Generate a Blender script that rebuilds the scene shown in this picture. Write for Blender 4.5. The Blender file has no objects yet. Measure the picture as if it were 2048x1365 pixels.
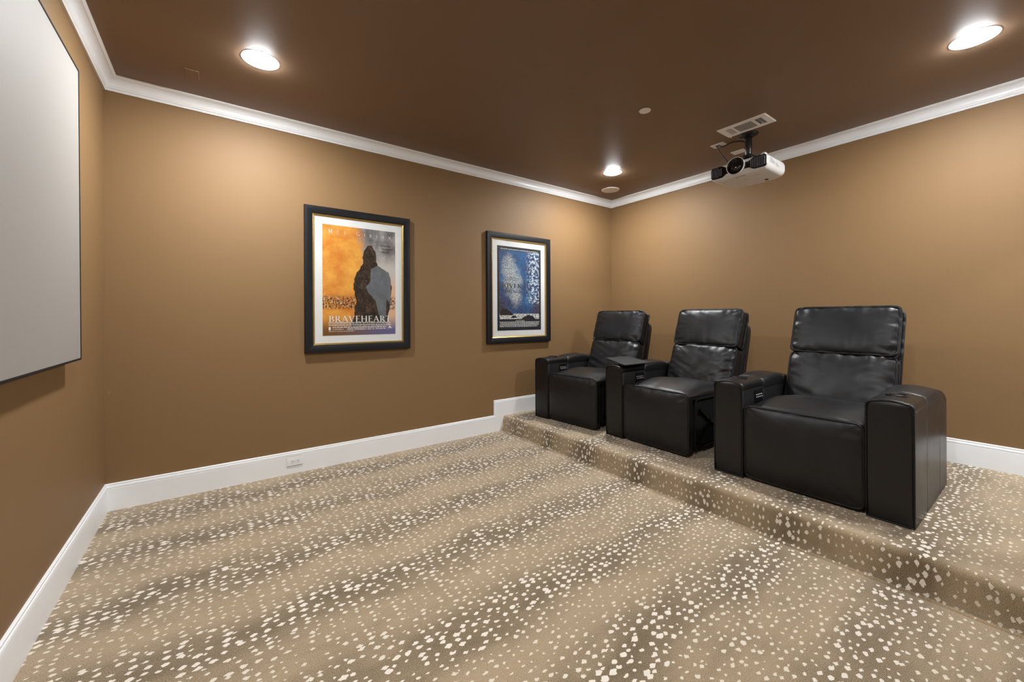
import bpy, math, random
from mathutils import Vector, Matrix, noise
D = bpy.data
SC = bpy.context.scene
COL = SC.collection
PI = math.pi

# ------------------------------------------------------------------ measures
H = 2.74            # ceiling
W = 4.8276          # screen wall to rear wall
DEP = 4.04          # poster wall to the wall behind the camera
R = 0.1576          # platform height
BH, BT = 0.1707, 0.0166   # baseboard
CD, CP = 0.0857, 0.0671   # crown drop / projection
TH = 0.12

# ------------------------------------------------------------------ materials
class NT:
    def __init__(s, name):
        s.m = D.materials.new(name); s.m.use_nodes = True
        s.t = s.m.node_tree; s.t.nodes.clear()
        s.out = s.t.nodes.new('ShaderNodeOutputMaterial')
    def n(s, typ, **kw):
        nd = s.t.nodes.new(typ)
        for k, v in kw.items(): setattr(nd, k, v)
        return nd
    def put(s, sock, v):
        if v is None: return
        if isinstance(v, bpy.types.NodeSocket): s.t.links.new(v, sock)
        elif isinstance(v, (tuple, list)) and len(v) == 3 and sock.type == 'RGBA': sock.default_value = (*v, 1)
        else: sock.default_value = v
    def math(s, op, a, b=None, c=None, clamp=False):
        nd = s.n('ShaderNodeMath', operation=op, use_clamp=clamp)
        s.put(nd.inputs[0], a); s.put(nd.inputs[1], b); s.put(nd.inputs[2], c)
        return nd.outputs[0]
    def mix(s, f, a, b, mode='MIX'):
        nd = s.n('ShaderNodeMix', data_type='RGBA', blend_type=mode)
        s.put(nd.inputs[0], f); s.put(nd.inputs[6], a); s.put(nd.inputs[7], b)
        return nd.outputs[2]
    def ss(s, x, lo, hi):
        nd = s.n('ShaderNodeMapRange', interpolation_type='SMOOTHSTEP')
        s.put(nd.inputs[0], x); s.put(nd.inputs[1], lo); s.put(nd.inputs[2], hi)
        return nd.outputs[0]
    def coord(s, kind='Object'):
        return s.n('ShaderNodeTexCoord').outputs[kind]
    def mapping(s, v, scale=(1, 1, 1), loc=(0, 0, 0), rot=(0, 0, 0)):
        nd = s.n('ShaderNodeMapping')
        s.put(nd.inputs[0], v); nd.inputs[1].default_value = loc
        nd.inputs[2].default_value = rot; nd.inputs[3].default_value = scale
        return nd.outputs[0]
    def noise(s, v, scale, detail=2, rough=.5, out=0):
        nd = s.n('ShaderNodeTexNoise')
        s.put(nd.inputs['Vector'], v); nd.inputs['Scale'].default_value = scale
        nd.inputs['Detail'].default_value = detail; nd.inputs['Roughness'].default_value = rough
        return nd.outputs[out]
    def sep(s, v):
        nd = s.n('ShaderNodeSeparateXYZ'); s.put(nd.inputs[0], v); return nd.outputs
    def bump(s, h, strength=.2, dist=.002):
        nd = s.n('ShaderNodeBump'); nd.inputs['Strength'].default_value = strength
        nd.inputs['Distance'].default_value = dist; s.put(nd.inputs['Height'], h)
        return nd.outputs[0]
    def bsdf(s, color, rough=.5, metal=0, spec=.5, normal=None, **kw):
        b = s.n('ShaderNodeBsdfPrincipled')
        s.put(b.inputs['Base Color'], color); s.put(b.inputs['Roughness'], rough)
        s.put(b.inputs['Metallic'], metal); s.put(b.inputs['Specular IOR Level'], spec)
        if normal is not None: s.put(b.inputs['Normal'], normal)
        for k, v in kw.items(): s.put(b.inputs[k.replace('_', ' ')], v)
        s.t.links.new(b.outputs[0], s.out.inputs[0])
        return s.m

def simple(name, color, rough=.5, metal=0, spec=.5, var=.06, nscale=40, bump=0, bscale=300):
    t = NT(name); c = t.coord()
    nz = t.noise(c, nscale, 3)
    k = t.math('MULTIPLY_ADD', nz, 2*var, 1-var)
    mx = t.mix(1.0, color, None, 'MULTIPLY')
    nd = mx.node; t.put(nd.inputs[7], k)
    nrm = t.bump(t.noise(c, bscale, 2), bump, .001) if bump else None
    return t.bsdf(mx, rough, metal, spec, nrm)

def wall_mat():
    t = NT('brown_wall_paint'); c = t.coord()
    big = t.noise(c, 1.3, 3)
    streak = t.noise(t.mapping(c, (60, 60, .8)), 1, 2)
    f = t.math('ADD', t.math('MULTIPLY', big, .5), t.math('MULTIPLY', streak, .25))
    col = t.mix(f, WALL_A, WALL_B)
    # a few pale scuffs
    vo = t.n('ShaderNodeTexVoronoi'); t.put(vo.inputs['Vector'], t.mapping(c, (1, 1, .75), (.37, .21, .13))); vo.inputs['Scale'].default_value = 1.6
    rn = t.sep(vo.outputs['Color'])
    sc = t.math('MULTIPLY', t.ss(t.math('ADD', vo.outputs['Distance'], t.math('MULTIPLY', t.math('SUBTRACT', t.noise(c, 90, 2), .5), .03)), .016, .004), t.math('GREATER_THAN', rn[0], .45))
    col = t.mix(t.math('MULTIPLY', sc, .35), col, (.42, .30, .19))
    nb = t.bump(t.noise(c, 220, 3), .12, .0015)
    return t.bsdf(col, .60, 0, .3, nb)

def carpet_mat():
    t = NT('antelope_spot_carpet')
    uv = t.n('ShaderNodeUVMap').outputs[0]
    u, v, _ = t.sep(uv)
    warp = t.noise(uv, 1.7, 3)
    ve = t.math('ADD', v, t.math('MULTIPLY', t.math('SUBTRACT', warp, .5), .26))
    ph = t.math('MULTIPLY', t.math('ADD', ve, .245), 2*PI/.485)
    wave = t.math('POWER', t.math('MULTIPLY_ADD', t.math('COSINE', ph), .5, .5), 1.4)
    patch = t.noise(t.mapping(uv, (1.3, 3.4, 1)), 1.9, 3, .6)
    band = t.math('ADD', t.math('MULTIPLY_ADD', wave, .52, .12), t.math('MULTIPLY', t.math('SUBTRACT', patch, .5), 1.15), clamp=True)
    # base fibre colour
    fib = t.noise(uv, 460, 1)
    fib2 = t.noise(uv, 150, 2)
    base = t.mix(t.ss(t.math('ADD', fib, t.math('MULTIPLY', t.math('SUBTRACT', band, .36), .32)), .37, .65), CARP_L, CARP_D)
    fk = t.math('MULTIPLY_ADD', t.noise(uv, 700, 1), .5, .75)
    fk = t.math('MULTIPLY', fk, t.math('MULTIPLY_ADD', fib2, .35, .825))
    mx = t.mix(1.0, base, None, 'MULTIPLY'); t.put(mx.node.inputs[7], fk)
    # spots: jittered cells, stretched along the roll, with ragged pointed outlines
    wob = t.noise(uv, 62, 2, .5, 1)
    nd = t.n('ShaderNodeVectorMath', operation='MULTIPLY_ADD')
    t.put(nd.inputs[0], wob); nd.inputs[1].default_value = (.022, .013, 0)
    t.put(nd.inputs[2], t.mapping(uv, (1, 1, 1), (-.011, -.0065, 0)))
    vv = t.mapping(nd.outputs[0], (1/.044, 1/.029, 1))
    vo = t.n('ShaderNodeTexVoronoi', voronoi_dimensions='2D', feature='F1', distance='MINKOWSKI')
    t.put(vo.inputs['Vector'], vv); vo.inputs['Scale'].default_value = 1
    vo.inputs['Exponent'].default_value = 1.3; vo.inputs['Randomness'].default_value = .68
    rnd = t.sep(vo.outputs['Color'])
    rad = t.math('MULTIPLY_ADD', rnd[0], .20, .120)
    rad = t.math('MULTIPLY', rad, t.math('MULTIPLY_ADD', band, .84, .75))
    sp = t.math('SUBTRACT', rad, vo.outputs['Distance'])
    mask = t.ss(sp, -.012, .028)
    keep = t.math('GREATER_THAN', rnd[1], .05)
    mask = t.math('MULTIPLY', mask, keep)
    tone = t.math('MULTIPLY_ADD', fib, .25, .86)
    wcol = t.mix(1.0, t.mix(t.ss(band, .15, .6), CARP_S2, CARP_S), None, 'MULTIPLY'); t.put(wcol.node.inputs[7], tone)
    col = t.mix(mask, mx, wcol)
    hgt = t.math('ADD', fib, t.math('MULTIPLY', fib2, 1.2))
    return t.bsdf(col, .95, 0, .08, t.bump(hgt, .55, .004), Sheen_Weight=.25, Sheen_Roughness=.5)

def leather_mat(name='black_leather', base=(.0052, .0052, .0056), rough=.40):
    t = NT(name); c = t.coord()
    nz = t.noise(c, 7, 3)
    col = t.mix(nz, base, tuple(x*1.9 for x in base))
    vo = t.n('ShaderNodeTexVoronoi'); t.put(vo.inputs['Vector'], c); vo.inputs['Scale'].default_value = 420
    soft = t.noise(c, 26, 3)
    h = t.math('ADD', t.math('MULTIPLY', vo.outputs['Distance'], .35), t.math('MULTIPLY', soft, 2.0))
    rg = t.math('MULTIPLY_ADD', nz, .16, rough-.08)
    return t.bsdf(col, rg, 0, .42, t.bump(h, .30, .0016))

def screen_mat():
    t = NT('grey_projection_fabric'); c = t.coord()
    nz = t.noise(c, 900, 1)
    col = t.mix(nz, (.285, .268, .246), (.34, .322, .295))
    return t.bsdf(col, .66, .12, .25, t.bump(nz, .1, .0005))

def glass_mat():
    t = NT('picture_glass')
    tr = t.n('ShaderNodeBsdfTransparent'); tr.inputs[0].default_value = (.985, .99, .985, 1)
    gl = t.n('ShaderNodeBsdfGlossy'); gl.inputs['Roughness'].default_value = .03
    lw = t.n('ShaderNodeLayerWeight'); lw.inputs[0].default_value = .5
    fr = t.math('MULTIPLY_ADD', t.math('POWER', lw.outputs['Facing'], 5), .55, .035)
    mx = t.n('ShaderNodeMixShader')
    t.t.links.new(fr, mx.inputs[0]); t.t.links.new(tr.outputs[0], mx.inputs[1]); t.t.links.new(gl.outputs[0], mx.inputs[2])
    t.t.links.new(mx.outputs[0], t.out.inputs[0])
    return t.m

def emit_mat(name, color, strength):
    t = NT(name); e = t.n('ShaderNodeEmission'); e.inputs[0].default_value = (*color, 1); e.inputs[1].default_value = strength
    t.t.links.new(e.outputs[0], t.out.inputs[0]); return t.m

def amber_print_mat():
    t = NT('amber_and_slate_print'); uv = t.n('ShaderNodeUVMap').outputs[0]
    u, v, _ = t.sep(uv)
    n1 = t.noise(t.mapping(uv, (1, 1.5, 1)), 3.5, 4, .6)
    n2 = t.noise(uv, 7, 4, .6); n3 = t.noise(uv, 55, 3, .7); n4 = t.noise(t.mapping(uv, (1, 1.5, 1)), 28, 2)
    orange = t.mix(t.ss(n1, .3, .7), (.62, .19, .025), (.80, .40, .07))
    slate = t.mix(t.ss(n2, .3, .75), (.11, .105, .11), (.36, .34, .33))
    slate = t.mix(t.ss(v, .80, .62), slate, (.55, .50, .47))
    d = t.math('ADD', t.math('ADD', u, t.math('MULTIPLY', v, .30)), t.math('MULTIPLY', t.math('SUBTRACT', n2, .5), .25))
    col = t.mix(t.ss(d, .70, .86), orange, slate)
    # warm salmon glow low on the slate side, dusk at the foot
    salmon = t.mix(n1, (.62, .30, .16), (.80, .55, .38))
    ms = t.math('MULTIPLY', t.ss(u, .62, .85), t.ss(v, .60, .42))
    col = t.mix(ms, col, salmon)
    dusk = t.mix(t.ss(u, .1, .95), (.17, .075, .02), (.13, .12, .26))
    col = t.mix(t.ss(v, .20, .03), col, dusk)
    # a speckled strip like a distant field
    strip = t.math('MULTIPLY', t.ss(v, .22, .26), t.ss(v, .385, .33))
    dark = t.math('MULTIPLY', strip, t.ss(n3, .45, .55))
    col = t.mix(dark, col, (.035, .025, .02))
    lite = t.math('MULTIPLY', strip, t.ss(n4, .60, .66))
    col = t.mix(lite, col, (.55, .48, .42))
    return t.bsdf(col, .45, 0, .3)

def crag_mat():
    t = NT('dark_rock_print'); uv = t.n('ShaderNodeUVMap').outputs[0]
    n = t.noise(uv, 14, 5, .7); n2 = t.noise(uv, 60, 2)
    col = t.mix(t.ss(n, .4, .75), (.012, .009, .008), (.10, .055, .03))
    col = t.mix(t.ss(n2, .62, .72), col, (.20, .15, .11))
    return t.bsdf(col, .45, 0, .3)

def reflection_mat():
    t = NT('slate_reflection_print'); uv = t.n('ShaderNodeUVMap').outputs[0]
    n = t.noise(uv, 9, 4, .6)
    col = t.mix(n, (.055, .065, .085), (.20, .215, .23))
    return t.bsdf(col, .45, 0, .3)

def forest_print_mat():
    t = NT('blue_dapple_print'); uv = t.n('ShaderNodeUVMap').outputs[0]
    u, v, _ = t.sep(uv)
    p = t.mapping(uv, (1, 1.5, 1))
    n1 = t.noise(p, 3, 3); n2 = t.noise(p, 34, 3, .7); n3 = t.noise(p, 18, 2, .6)
    blue = t.mix(t.ss(n1, .35, .65), (.025, .03, .11), (.02, .10, .25))
    plum = t.math('MULTIPLY', t.ss(v, .46, .30), t.ss(t.math('ABSOLUTE', t.math('SUBTRACT', u, .5)), .15, .42))
    col = t.mix(plum, blue, (.045, .025, .055))
    # pale patch on one side, bright leaf flecks down the other
    du = t.math('SUBTRACT', u, t.math('MULTIPLY_ADD', t.math('SUBTRACT', .62, v), .28, .32)); dv = t.math('SUBTRACT', v, .60)
    rr = t.math('ADD', t.math('POWER', t.math('MULTIPLY', du, 4.4), 2), t.math('POWER', t.math('MULTIPLY', dv, 3.3), 2))
    pale = t.ss(t.math('ADD', rr, t.math('MULTIPLY', t.noise(p, 6, 4, .65), 2.6)), 2.75, 1.35)
    n5 = t.noise(p, 60, 3, .7)
    col = t.mix(t.math('MULTIPLY', pale, t.math('MULTIPLY_ADD', t.ss(n2, .40, .60), .55, .38)), col, t.mix(t.ss(n5, .38, .62), (.30, .34, .40), (.78, .77, .64)))
    side = t.math('MULTIPLY', t.ss(u, .60, .80), t.ss(v, .28, .36))
    col = t.mix(t.math('MULTIPLY', side, t.math('MULTIPLY', t.ss(n3, .46, .54), t.ss(n2, .42, .52))), col, (.62, .72, .75))
    col = t.mix(t.math('MULTIPLY', t.ss(n5, .56, .66), .75), col, (.13, .42, .62))
    foot = t.ss(v, .205, .195)
    froth = t.mix(t.ss(n2, .35, .62), (.10, .10, .11), (.80, .78, .74))
    col = t.mix(foot, col, froth)
    mu = t.math('LESS_THAN', t.math('ABSOLUTE', t.math('SUBTRACT', u, .5)), .455)
    mv = t.math('MULTIPLY', t.math('GREATER_THAN', v, .135), t.math('LESS_THAN', v, .955))
    col = t.mix(t.math('MULTIPLY', mu, mv), (.022, .023, .03), col)
    return t.bsdf(col, .45, 0, .3)

WALL_A, WALL_B = (.208, .121, .051), (.234, .139, .061)
CARP_L, CARP_D = (.395, .298, .188), (.122, .090, .049)
CARP_S, CARP_S2 = (.76, .69, .59), (.68, .60, .48)
M = {}
M['wall'] = wall_mat()
M['ceil'] = simple('dark_brown_ceiling_paint', (.215, .137, .083), .50, 0, .4, .06, 3, .12, 240)
M['trim'] = simple('white_trim_paint', (.83, .845, .85), .32, 0, .5, .02, 12)
M['carpet'] = carpet_mat()
M['hall'] = simple('pale_added_hall_paint', (.66, .69, .74), .6, 0, .3, .03, 4)
M['leather'] = leather_mat()
M['leather_side'] = leather_mat('black_leather_panel', (.0056, .0054, .0054), .33)
M['welt'] = simple('black_leather_welt', (.003, .003, .0033), .5, 0, .35, .1, 200)
M['cloth'] = simple('black_lining_cloth', (.006, .006, .006), .85, 0, .2, .2, 90, .2)
M['steel'] = simple('brushed_steel', (.55, .55, .56), .28, 1, .5, .06, 120)
M['darksteel'] = simple('blackened_steel', (.05, .05, .055), .35, 1, .5, .06, 120)
M['blackplastic'] = simple('black_plastic', (.008, .008, .009), .33, 0, .5, .1, 80)
M['gloss'] = simple('glossy_black_plastic', (.005, .005, .006), .08, 0, .5, .1, 80)
M['tray'] = simple('black_textured_tray', (.020, .020, .021), .55, 0, .4, .25, 500, .3, 900)
M['whiteprint'] = simple('white_print', (.80, .80, .78), .5, 0, .3, .02)
M['screen'] = screen_mat()
M['screenedge'] = simple('black_velvet_edge', (.010, .009, .008), .8, 0, .2, .1)
M['frame'] = simple('black_frame_wood', (.006, .0065, .008), .42, 0, .35, .15, 25)
M['gold'] = simple('gold_leaf', (.56, .38, .12), .34, 1, .5, .12, 60)
M['mat'] = simple('white_mat_board', (.74, .735, .73), .8, 0, .2, .02, 30)
M['glass'] = glass_mat()
M['amber'] = amber_print_mat(); M['crag'] = crag_mat(); M['reflection'] = reflection_mat(); M['forest'] = forest_print_mat()
M['ink'] = simple('dark_ink', (.015, .012, .012), .5, 0, .3, .05)
M['redink'] = simple('rust_ink', (.35, .16, .06), .5, 0, .3, .05)
M['bodywhite'] = simple('white_projector_plastic', (.68, .67, .65), .38, 0, .5, .02, 30)
M['louvre'] = simple('grey_louvre_plastic', (.20, .21, .24), .3, .3, .5, .1, 90)
M['grille'] = simple('grey_side_grille', (.36, .36, .35), .5, 0, .4, .1, 200)
M['vent'] = simple('white_register_enamel', (.86, .84, .81), .4, 0, .5, .02, 30)
M['duct'] = simple('dark_duct', (.012, .011, .010), .8, 0, .2, .1)
M['mesh'] = simple('speaker_mesh', (.78, .76, .73), .6, 0, .3, .12, 900, .3, 1500)
M['lens'] = simple('lens_glass', (.006, .006, .009), .06, 0, .8, .1)
LAMP = 800.0
M['bloomrim'] = emit_mat('trim_ring_bloom', (.97, .98, 1.0), 1.6)  # lens bloom put into the trim ring as a weak glow
M['lamp'] = emit_mat('lamp_diffuser', (.945, .968, .995), LAMP)

# ------------------------------------------------------------------ mesh builder
class MB:
    def __init__(s): s.v, s.f, s.m, s.uv = [], [], [], None
    def add(s, vs, fs, mi=0, mat=None):
        o = len(s.v)
        s.v += [tuple((mat @ Vector(p)) if mat is not None else p) for p in vs]
        s.f += [tuple(o+i for i in f) for f in fs]; s.m += [mi]*len(fs)
        return s
    def box(s, a, b, mi=0, mat=None):
        (x0, y0, z0), (x1, y1, z1) = a, b
        v = [(x0,y0,z0),(x1,y0,z0),(x1,y1,z0),(x0,y1,z0),(x0,y0,z1),(x1,y0,z1),(x1,y1,z1),(x0,y1,z1)]
        return s.add(v, [(3,2,1,0),(4,5,6,7),(0,1,5,4),(1,2,6,5),(2,3,7,6),(3,0,4,7)], mi, mat)
    def rbox(s, a, b, r=.004, mi=0, mat=None):
        """box with chamfered edges"""
        (x0, y0, z0), (x1, y1, z1) = a, b
        r = min(r, (x1-x0)*.49, (y1-y0)*.49, (z1-z0)*.49)
        rings = []
        for z, ins in ((z0, r), (z0+r, 0), (z1-r, 0), (z1, r)):
            q = []
            X0, X1, Y0, Y1 = x0+ins, x1-ins, y0+ins, y1-ins
            c = r if ins == 0 else r*.6
            q = [(X0+c,Y0,z),(X1-c,Y0,z),(X1,Y0+c,z),(X1,Y1-c,z),(X1-c,Y1,z),(X0+c,Y1,z),(X0,Y1-c,z),(X0,Y0+c,z)]
            rings.append(q)
        return s.loft(rings, True, True, mi, mat)
    def loft(s, rings, closed=True, caps=True, mi=0, mat=None):
        n = len(rings[0]); v = [p for r_ in rings for p in r_]; f = []
        for i in range(len(rings)-1):
            for j in range(n if closed else n-1):
                k = (j+1) % n
                f.append((i*n+j, i*n+k, (i+1)*n+k, (i+1)*n+j))
        if caps:
            f.append(tuple(reversed(range(n)))); f.append(tuple((len(rings)-1)*n+j for j in range(n)))
        return s.add(v, f, mi, mat)
    def tube(s, pts, r, closed=False, n=8, mi=0, mat=None):
        P = [Vector(p) for p in pts]; L = len(P); rings = []
        up = Vector((0, 0, 1)); prev = None
        for i in range(L):
            a = P[(i-1) % L] if (closed or i > 0) else P[i]; b = P[(i+1) % L] if (closed or i < L-1) else P[i]
            t = (b-a)
            t = t.normalized() if t.length > 1e-9 else Vector((1, 0, 0))
            if prev is None:
                u = t.cross(up)
                if u.length < .1: u = t.cross(Vector((1, 0, 0)))
            else:
                u = prev - t*prev.dot(t)
            u.normalize(); prev = u; w = t.cross(u)
            rr = r[i] if isinstance(r, (list, tuple)) else r
            rings.append([tuple(P[i] + (u*math.cos(2*PI*k/n) + w*math.sin(2*PI*k/n))*rr) for k in range(n)])
        if closed: rings.append(rings[0])
        return s.loft(rings, True, not closed, mi, mat)
    def lathe(s, prof, n=40, mi=0, mat=None, caps=True):
        rings = [[(r*math.cos(2*PI*k/n), r*math.sin(2*PI*k/n), z) for k in range(n)] for r, z in prof]
        return s.loft(rings, True, caps, mi, mat)
    def build(s, name, mats, parent=None, smooth=True, angle=40):
        me = D.meshes.new(name); me.from_pydata(s.v, [], s.f)
        mats = mats if isinstance(mats, (list, tuple)) else [mats]
        for m in mats: me.materials.append(M[m])
        me.polygons.foreach_set('material_index', s.m)
        if s.uv:
            l = me.uv_layers.new(name='UVMap')
            for lp in me.loops: l.data[lp.index].uv = s.uv[lp.vertex_index]
        import bmesh
        b = bmesh.new(); b.from_mesh(me)
        bmesh.ops.recalc_face_normals(b, faces=b.faces); b.to_mesh(me); b.free()
        if smooth:
            me.polygons.foreach_set('use_smooth', [True]*len(me.polygons))
            me.set_sharp_from_angle(angle=math.radians(angle))
        me.update()
        o = D.objects.new(name, me); COL.objects.link(o)
        if parent: o.parent = parent
        return o

def tag(o, label=None, cat=None, group=None, kind=None):
    if label: o['label'] = label
    if cat: o['category'] = cat
    if group: o['group'] = group
    if kind: o['kind'] = kind
    return o
def thing(name, label, cat, loc=(0, 0, 0), rz=0, group=None):
    o = D.objects.new(name, None); COL.objects.link(o)
    o.location = loc; o.rotation_euler = (0, 0, rz); o.empty_display_size = .1
    return tag(o, label, cat, group)
def copy_tree(o, parent=None):
    c = o.copy(); COL.objects.link(c)
    if parent: c.parent = parent
    for ch in list(o.children): copy_tree(ch, c)
    return c

def sweep(path, prof, closed, fmap, segs=None):
    """mitred moulding: path of 2-D points, prof of (offset to the left of travel, depth); fmap(px, py, depth) -> 3-D"""
    n = len(path); out = []
    V2 = [Vector(p) for p in path]
    def nrm(a, b):
        d = (b-a).normalized(); return Vector((-d.y, d.x))
    offs = []
    for i in range(n):
        if closed or 0 < i < n-1:
            n1 = nrm(V2[i-1], V2[i]); n2 = nrm(V2[i], V2[(i+1) % n])
            b = (n1+n2); b = b / max(b.dot(n1), 1e-6)
        elif i == 0: b = nrm(V2[0], V2[1])
        else: b = nrm(V2[-2], V2[-1])
        offs.append(b)
    rings = [[fmap(V2[i].x+offs[i].x*o, V2[i].y+offs[i].y*o, d) for o, d in prof] for i in range(n)]
    return rings

# ------------------------------------------------------------------ room shell
def structure(mb, name, mats, **kw):
    o = mb.build(name, mats, None, **kw); o['kind'] = 'structure'; return o
def grid_uv(mb, f): mb.uv = [f(p) for p in mb.v]

fl = MB().box((0, -DEP, -.10), (3.06, 0, 0)); grid_uv(fl, lambda p: (p[0], p[1])); structure(fl, 'floor', 'carpet', smooth=False)
# carpeted platform: one carpet wrapped over the riser
prof = [(2.992, 0, 0), (2.996, .006, .007), (3.012, .011, .022), (3.030, .014, .040), (3.035, .022, .050), (3.038, .05, .078), (3.041, .085, .113), (3.044, .115, .143)]
s_ = .143
for k in range(1, 9):
    a = k/8*PI/2
    x = 3.044+.034*(1-math.cos(a)); z = .115+.0426*math.sin(a)
    s_ += math.hypot(x-prof[-1][0], z-prof[-1][1]); prof.append((x, z, s_))
prof.append((W, R, s_+W-prof[-1][0]))
pm = MB(); NY = 120; rings = []; uvs = []
for j in range(NY+1):
    y = -DEP*j/NY; ring = []
    for i, (x, z, s) in enumerate(prof):
        wob = (.006*noise.noise((y*1.7, 3.1, 0)) + .003*noise.noise((y*6, 7, 0))) if i < len(prof)-1 else 0
        ring.append((x+wob, y, z)); uvs.append((2.99+s, y))
    rings.append(ring)
pm.loft(rings, False, False); pm.uv = uvs
structure(pm, 'platform', 'carpet', angle=80)

wl = MB().box((-TH, -DEP-TH, -.1), (0, TH, H+.1)); structure(wl, 'wall_left', 'wall', smooth=False)
wb = MB().box((0, 0, -.1), (W, TH, H+.1)); structure(wb, 'wall_back', 'wall', smooth=False)
wr = MB().box((W, -DEP-TH, -.1), (W+TH, TH, H+.1)); structure(wr, 'wall_right', 'wall', smooth=False)
DX0, DX1, DZ = 3.78, 4.66, R+2.04
wf = MB().box((0, -DEP-TH, -.1), (DX0, -DEP, H+.1)).box((DX1, -DEP-TH, -.1), (W, -DEP, H+.1)).box((DX0, -DEP-TH, DZ), (DX1, -DEP, H+.1)).box((DX0, -DEP-TH, -.1), (DX1, -DEP, R))
structure(wf, 'wall_front', 'wall', smooth=False)
dj = MB()
for x0, x1 in ((DX0-.07, DX0+.012), (DX1-.012, DX1+.07)): dj.rbox((x0, -DEP-.0, R), (x1, -DEP+.018, DZ+.07), .004).box((max(x0, DX0), -DEP-TH, R), (min(x1, DX1), -DEP, DZ))
dj.rbox((DX0-.07, -DEP, DZ-.012), (DX1+.07, -DEP+.019, DZ+.07), .004).box((DX0, -DEP-TH, DZ-.012), (DX1, -DEP, DZ))
structure(dj, 'door_1', 'trim', angle=30)
HY = -DEP-TH  # unseen hall added behind the doorway to send cool light in
hl = MB().box((2.9, HY-1.6, R-.1), (W+.3, HY, R)); structure(hl, 'floor_added_hall', 'hall', smooth=False)
hw_ = MB().box((2.8, HY-1.6, R-.1), (2.9, HY, H+.1)).box((W+.3, HY-1.6, R-.1), (W+.4, HY, H+.1)).box((2.8, HY-1.7, R-.1), (W+.4, HY-1.6, H+.1)).box((W+TH, HY-.05, R), (W+.3, HY, H))
structure(hw_, 'wall_added_hall', 'hall', smooth=False)
hc = MB().box((2.8, HY-1.7, H), (W+.4, HY, H+.1)); structure(hc, 'ceiling_added_hall', 'hall', smooth=False)
ce = MB().box((0, -DEP, H), (W, 0, H+.1)); structure(ce, 'ceiling', 'ceil', smooth=False)

# crown moulding, one mitred length per wall
cp = [(0, -CD), (.010, -CD), (.013, -.080), (.011, -.076), (.016, -.072), (.019, -.068), (.019, -.064)]
for k in range(9):
    a = k/8*PI/2
    cp.append((.022+.036*(1-math.cos(a)), -.060+.046*math.sin(a)))
cp += [(.060, -.012), (.0671, -.009), (.0671, 0), (0, 0)]
def crown(a, b, pa, pb, name):
    # a -> b with the room on the left; pa, pb neighbours
    rr = sweep([pa, a, b, pb], cp, False, lambda x, y, d: (x, y, H+d))
    structure(MB().loft(rr[1:3], True, True), name, 'trim', angle=35)
c00, c10, c11, c01 = (0, -DEP), (W, -DEP), (W, 0), (0, 0)
crown(c11, c01, c10, c00, 'trim_1'); crown(c01, c00, c11, c10, 'trim_2'); crown(c10, c11, c00, c01, 'trim_3'); crown(c00, c10, c01, c11, 'trim_4')

# baseboards: board with a beaded cap; cap profile is (distance below the top edge, thickness)
capf = [(0, 0), (0, .007), (.003, .010), (.008, .0105), (.010, .008), (.012, .008), (.014, .0125), (.022, .0155), (.026, .0155), (.028, .0135), (.030, .0145), (.034, .0150)]
def base_run(P0, d, L, z0, name, hgt=BH):
    """straight run from P0 along unit d (room to the left of travel)"""
    nx, ny = -d[1], d[0]
    pr = [(t, hgt-o) for o, t in capf] + [(BT-.001, 0), (0, 0)]
    e = BT
    r0 = [(P0[0]+nx*t+d[0]*t*m0, P0[1]+ny*t+d[1]*t*m0, z0+z) for (t, z) in pr for m0 in (1,)]
    r1 = [(P0[0]+d[0]*L+nx*t-d[0]*t, P0[1]+d[1]*L+ny*t-d[1]*t, z0+z) for t, z in pr]
    structure(MB().loft([r0, r1], True, True), name, 'trim', angle=30)
base_run((0, 0), (0, -1), DEP, 0, 'baseboard_left')
base_run((W, -DEP), (0, 1), DEP, R, 'baseboard_right')
base_run((0, -DEP), (1, 0), 3.035, 0, 'baseboard_front')
# stepped board on the poster wall
XS = 2.931
path = [(W, R+BH), (XS, R+BH), (XS, BH), (0, BH)]
bb = MB()
rr = sweep(path, [(o, t) for o, t in capf] + [(.034, 0)], False, lambda x, z, t: (min(max(x, t if t > 0 else 0), W-t), -t, z))
bb.loft(rr, True, True)
bb.box((BT*.5, -.0150, 0), (XS+.036, 0, BH-.033)); bb.box((XS+.033, -.01501, 0), (W-.001, 0, R+BH-.033))
structure(bb, 'baseboard_back', 'trim', angle=30)

# ------------------------------------------------------------------ ceiling fixtures
def downlight(loc, label):
    t = thing('recessed_downlight', label, 'ceiling light', (loc[0], loc[1], H), 0, 'recessed ceiling lights')
    MB().lathe([(.080, -.0014), (.083, -.0020), (.090, -.0019), (.096, -.0010), (.098, 0), (.080, 0)], 64, 0).build('trim_ring', 'bloomrim', t)
    pr = [(.0805*math.cos(a*PI/2/8), -.0012-.0098*math.sin(a*PI/2/8)) for a in range(0, 8)] + [(.002, -.0111)]
    MB().lathe(pr, 48).build('diffuser', 'lamp', t)
    return t
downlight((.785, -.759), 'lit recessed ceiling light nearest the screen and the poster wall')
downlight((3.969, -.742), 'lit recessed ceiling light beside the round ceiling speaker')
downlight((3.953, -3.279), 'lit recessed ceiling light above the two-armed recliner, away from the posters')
downlight((.785, -3.279), 'lit recessed ceiling light by the screen, above the viewer and out of frame')

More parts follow.
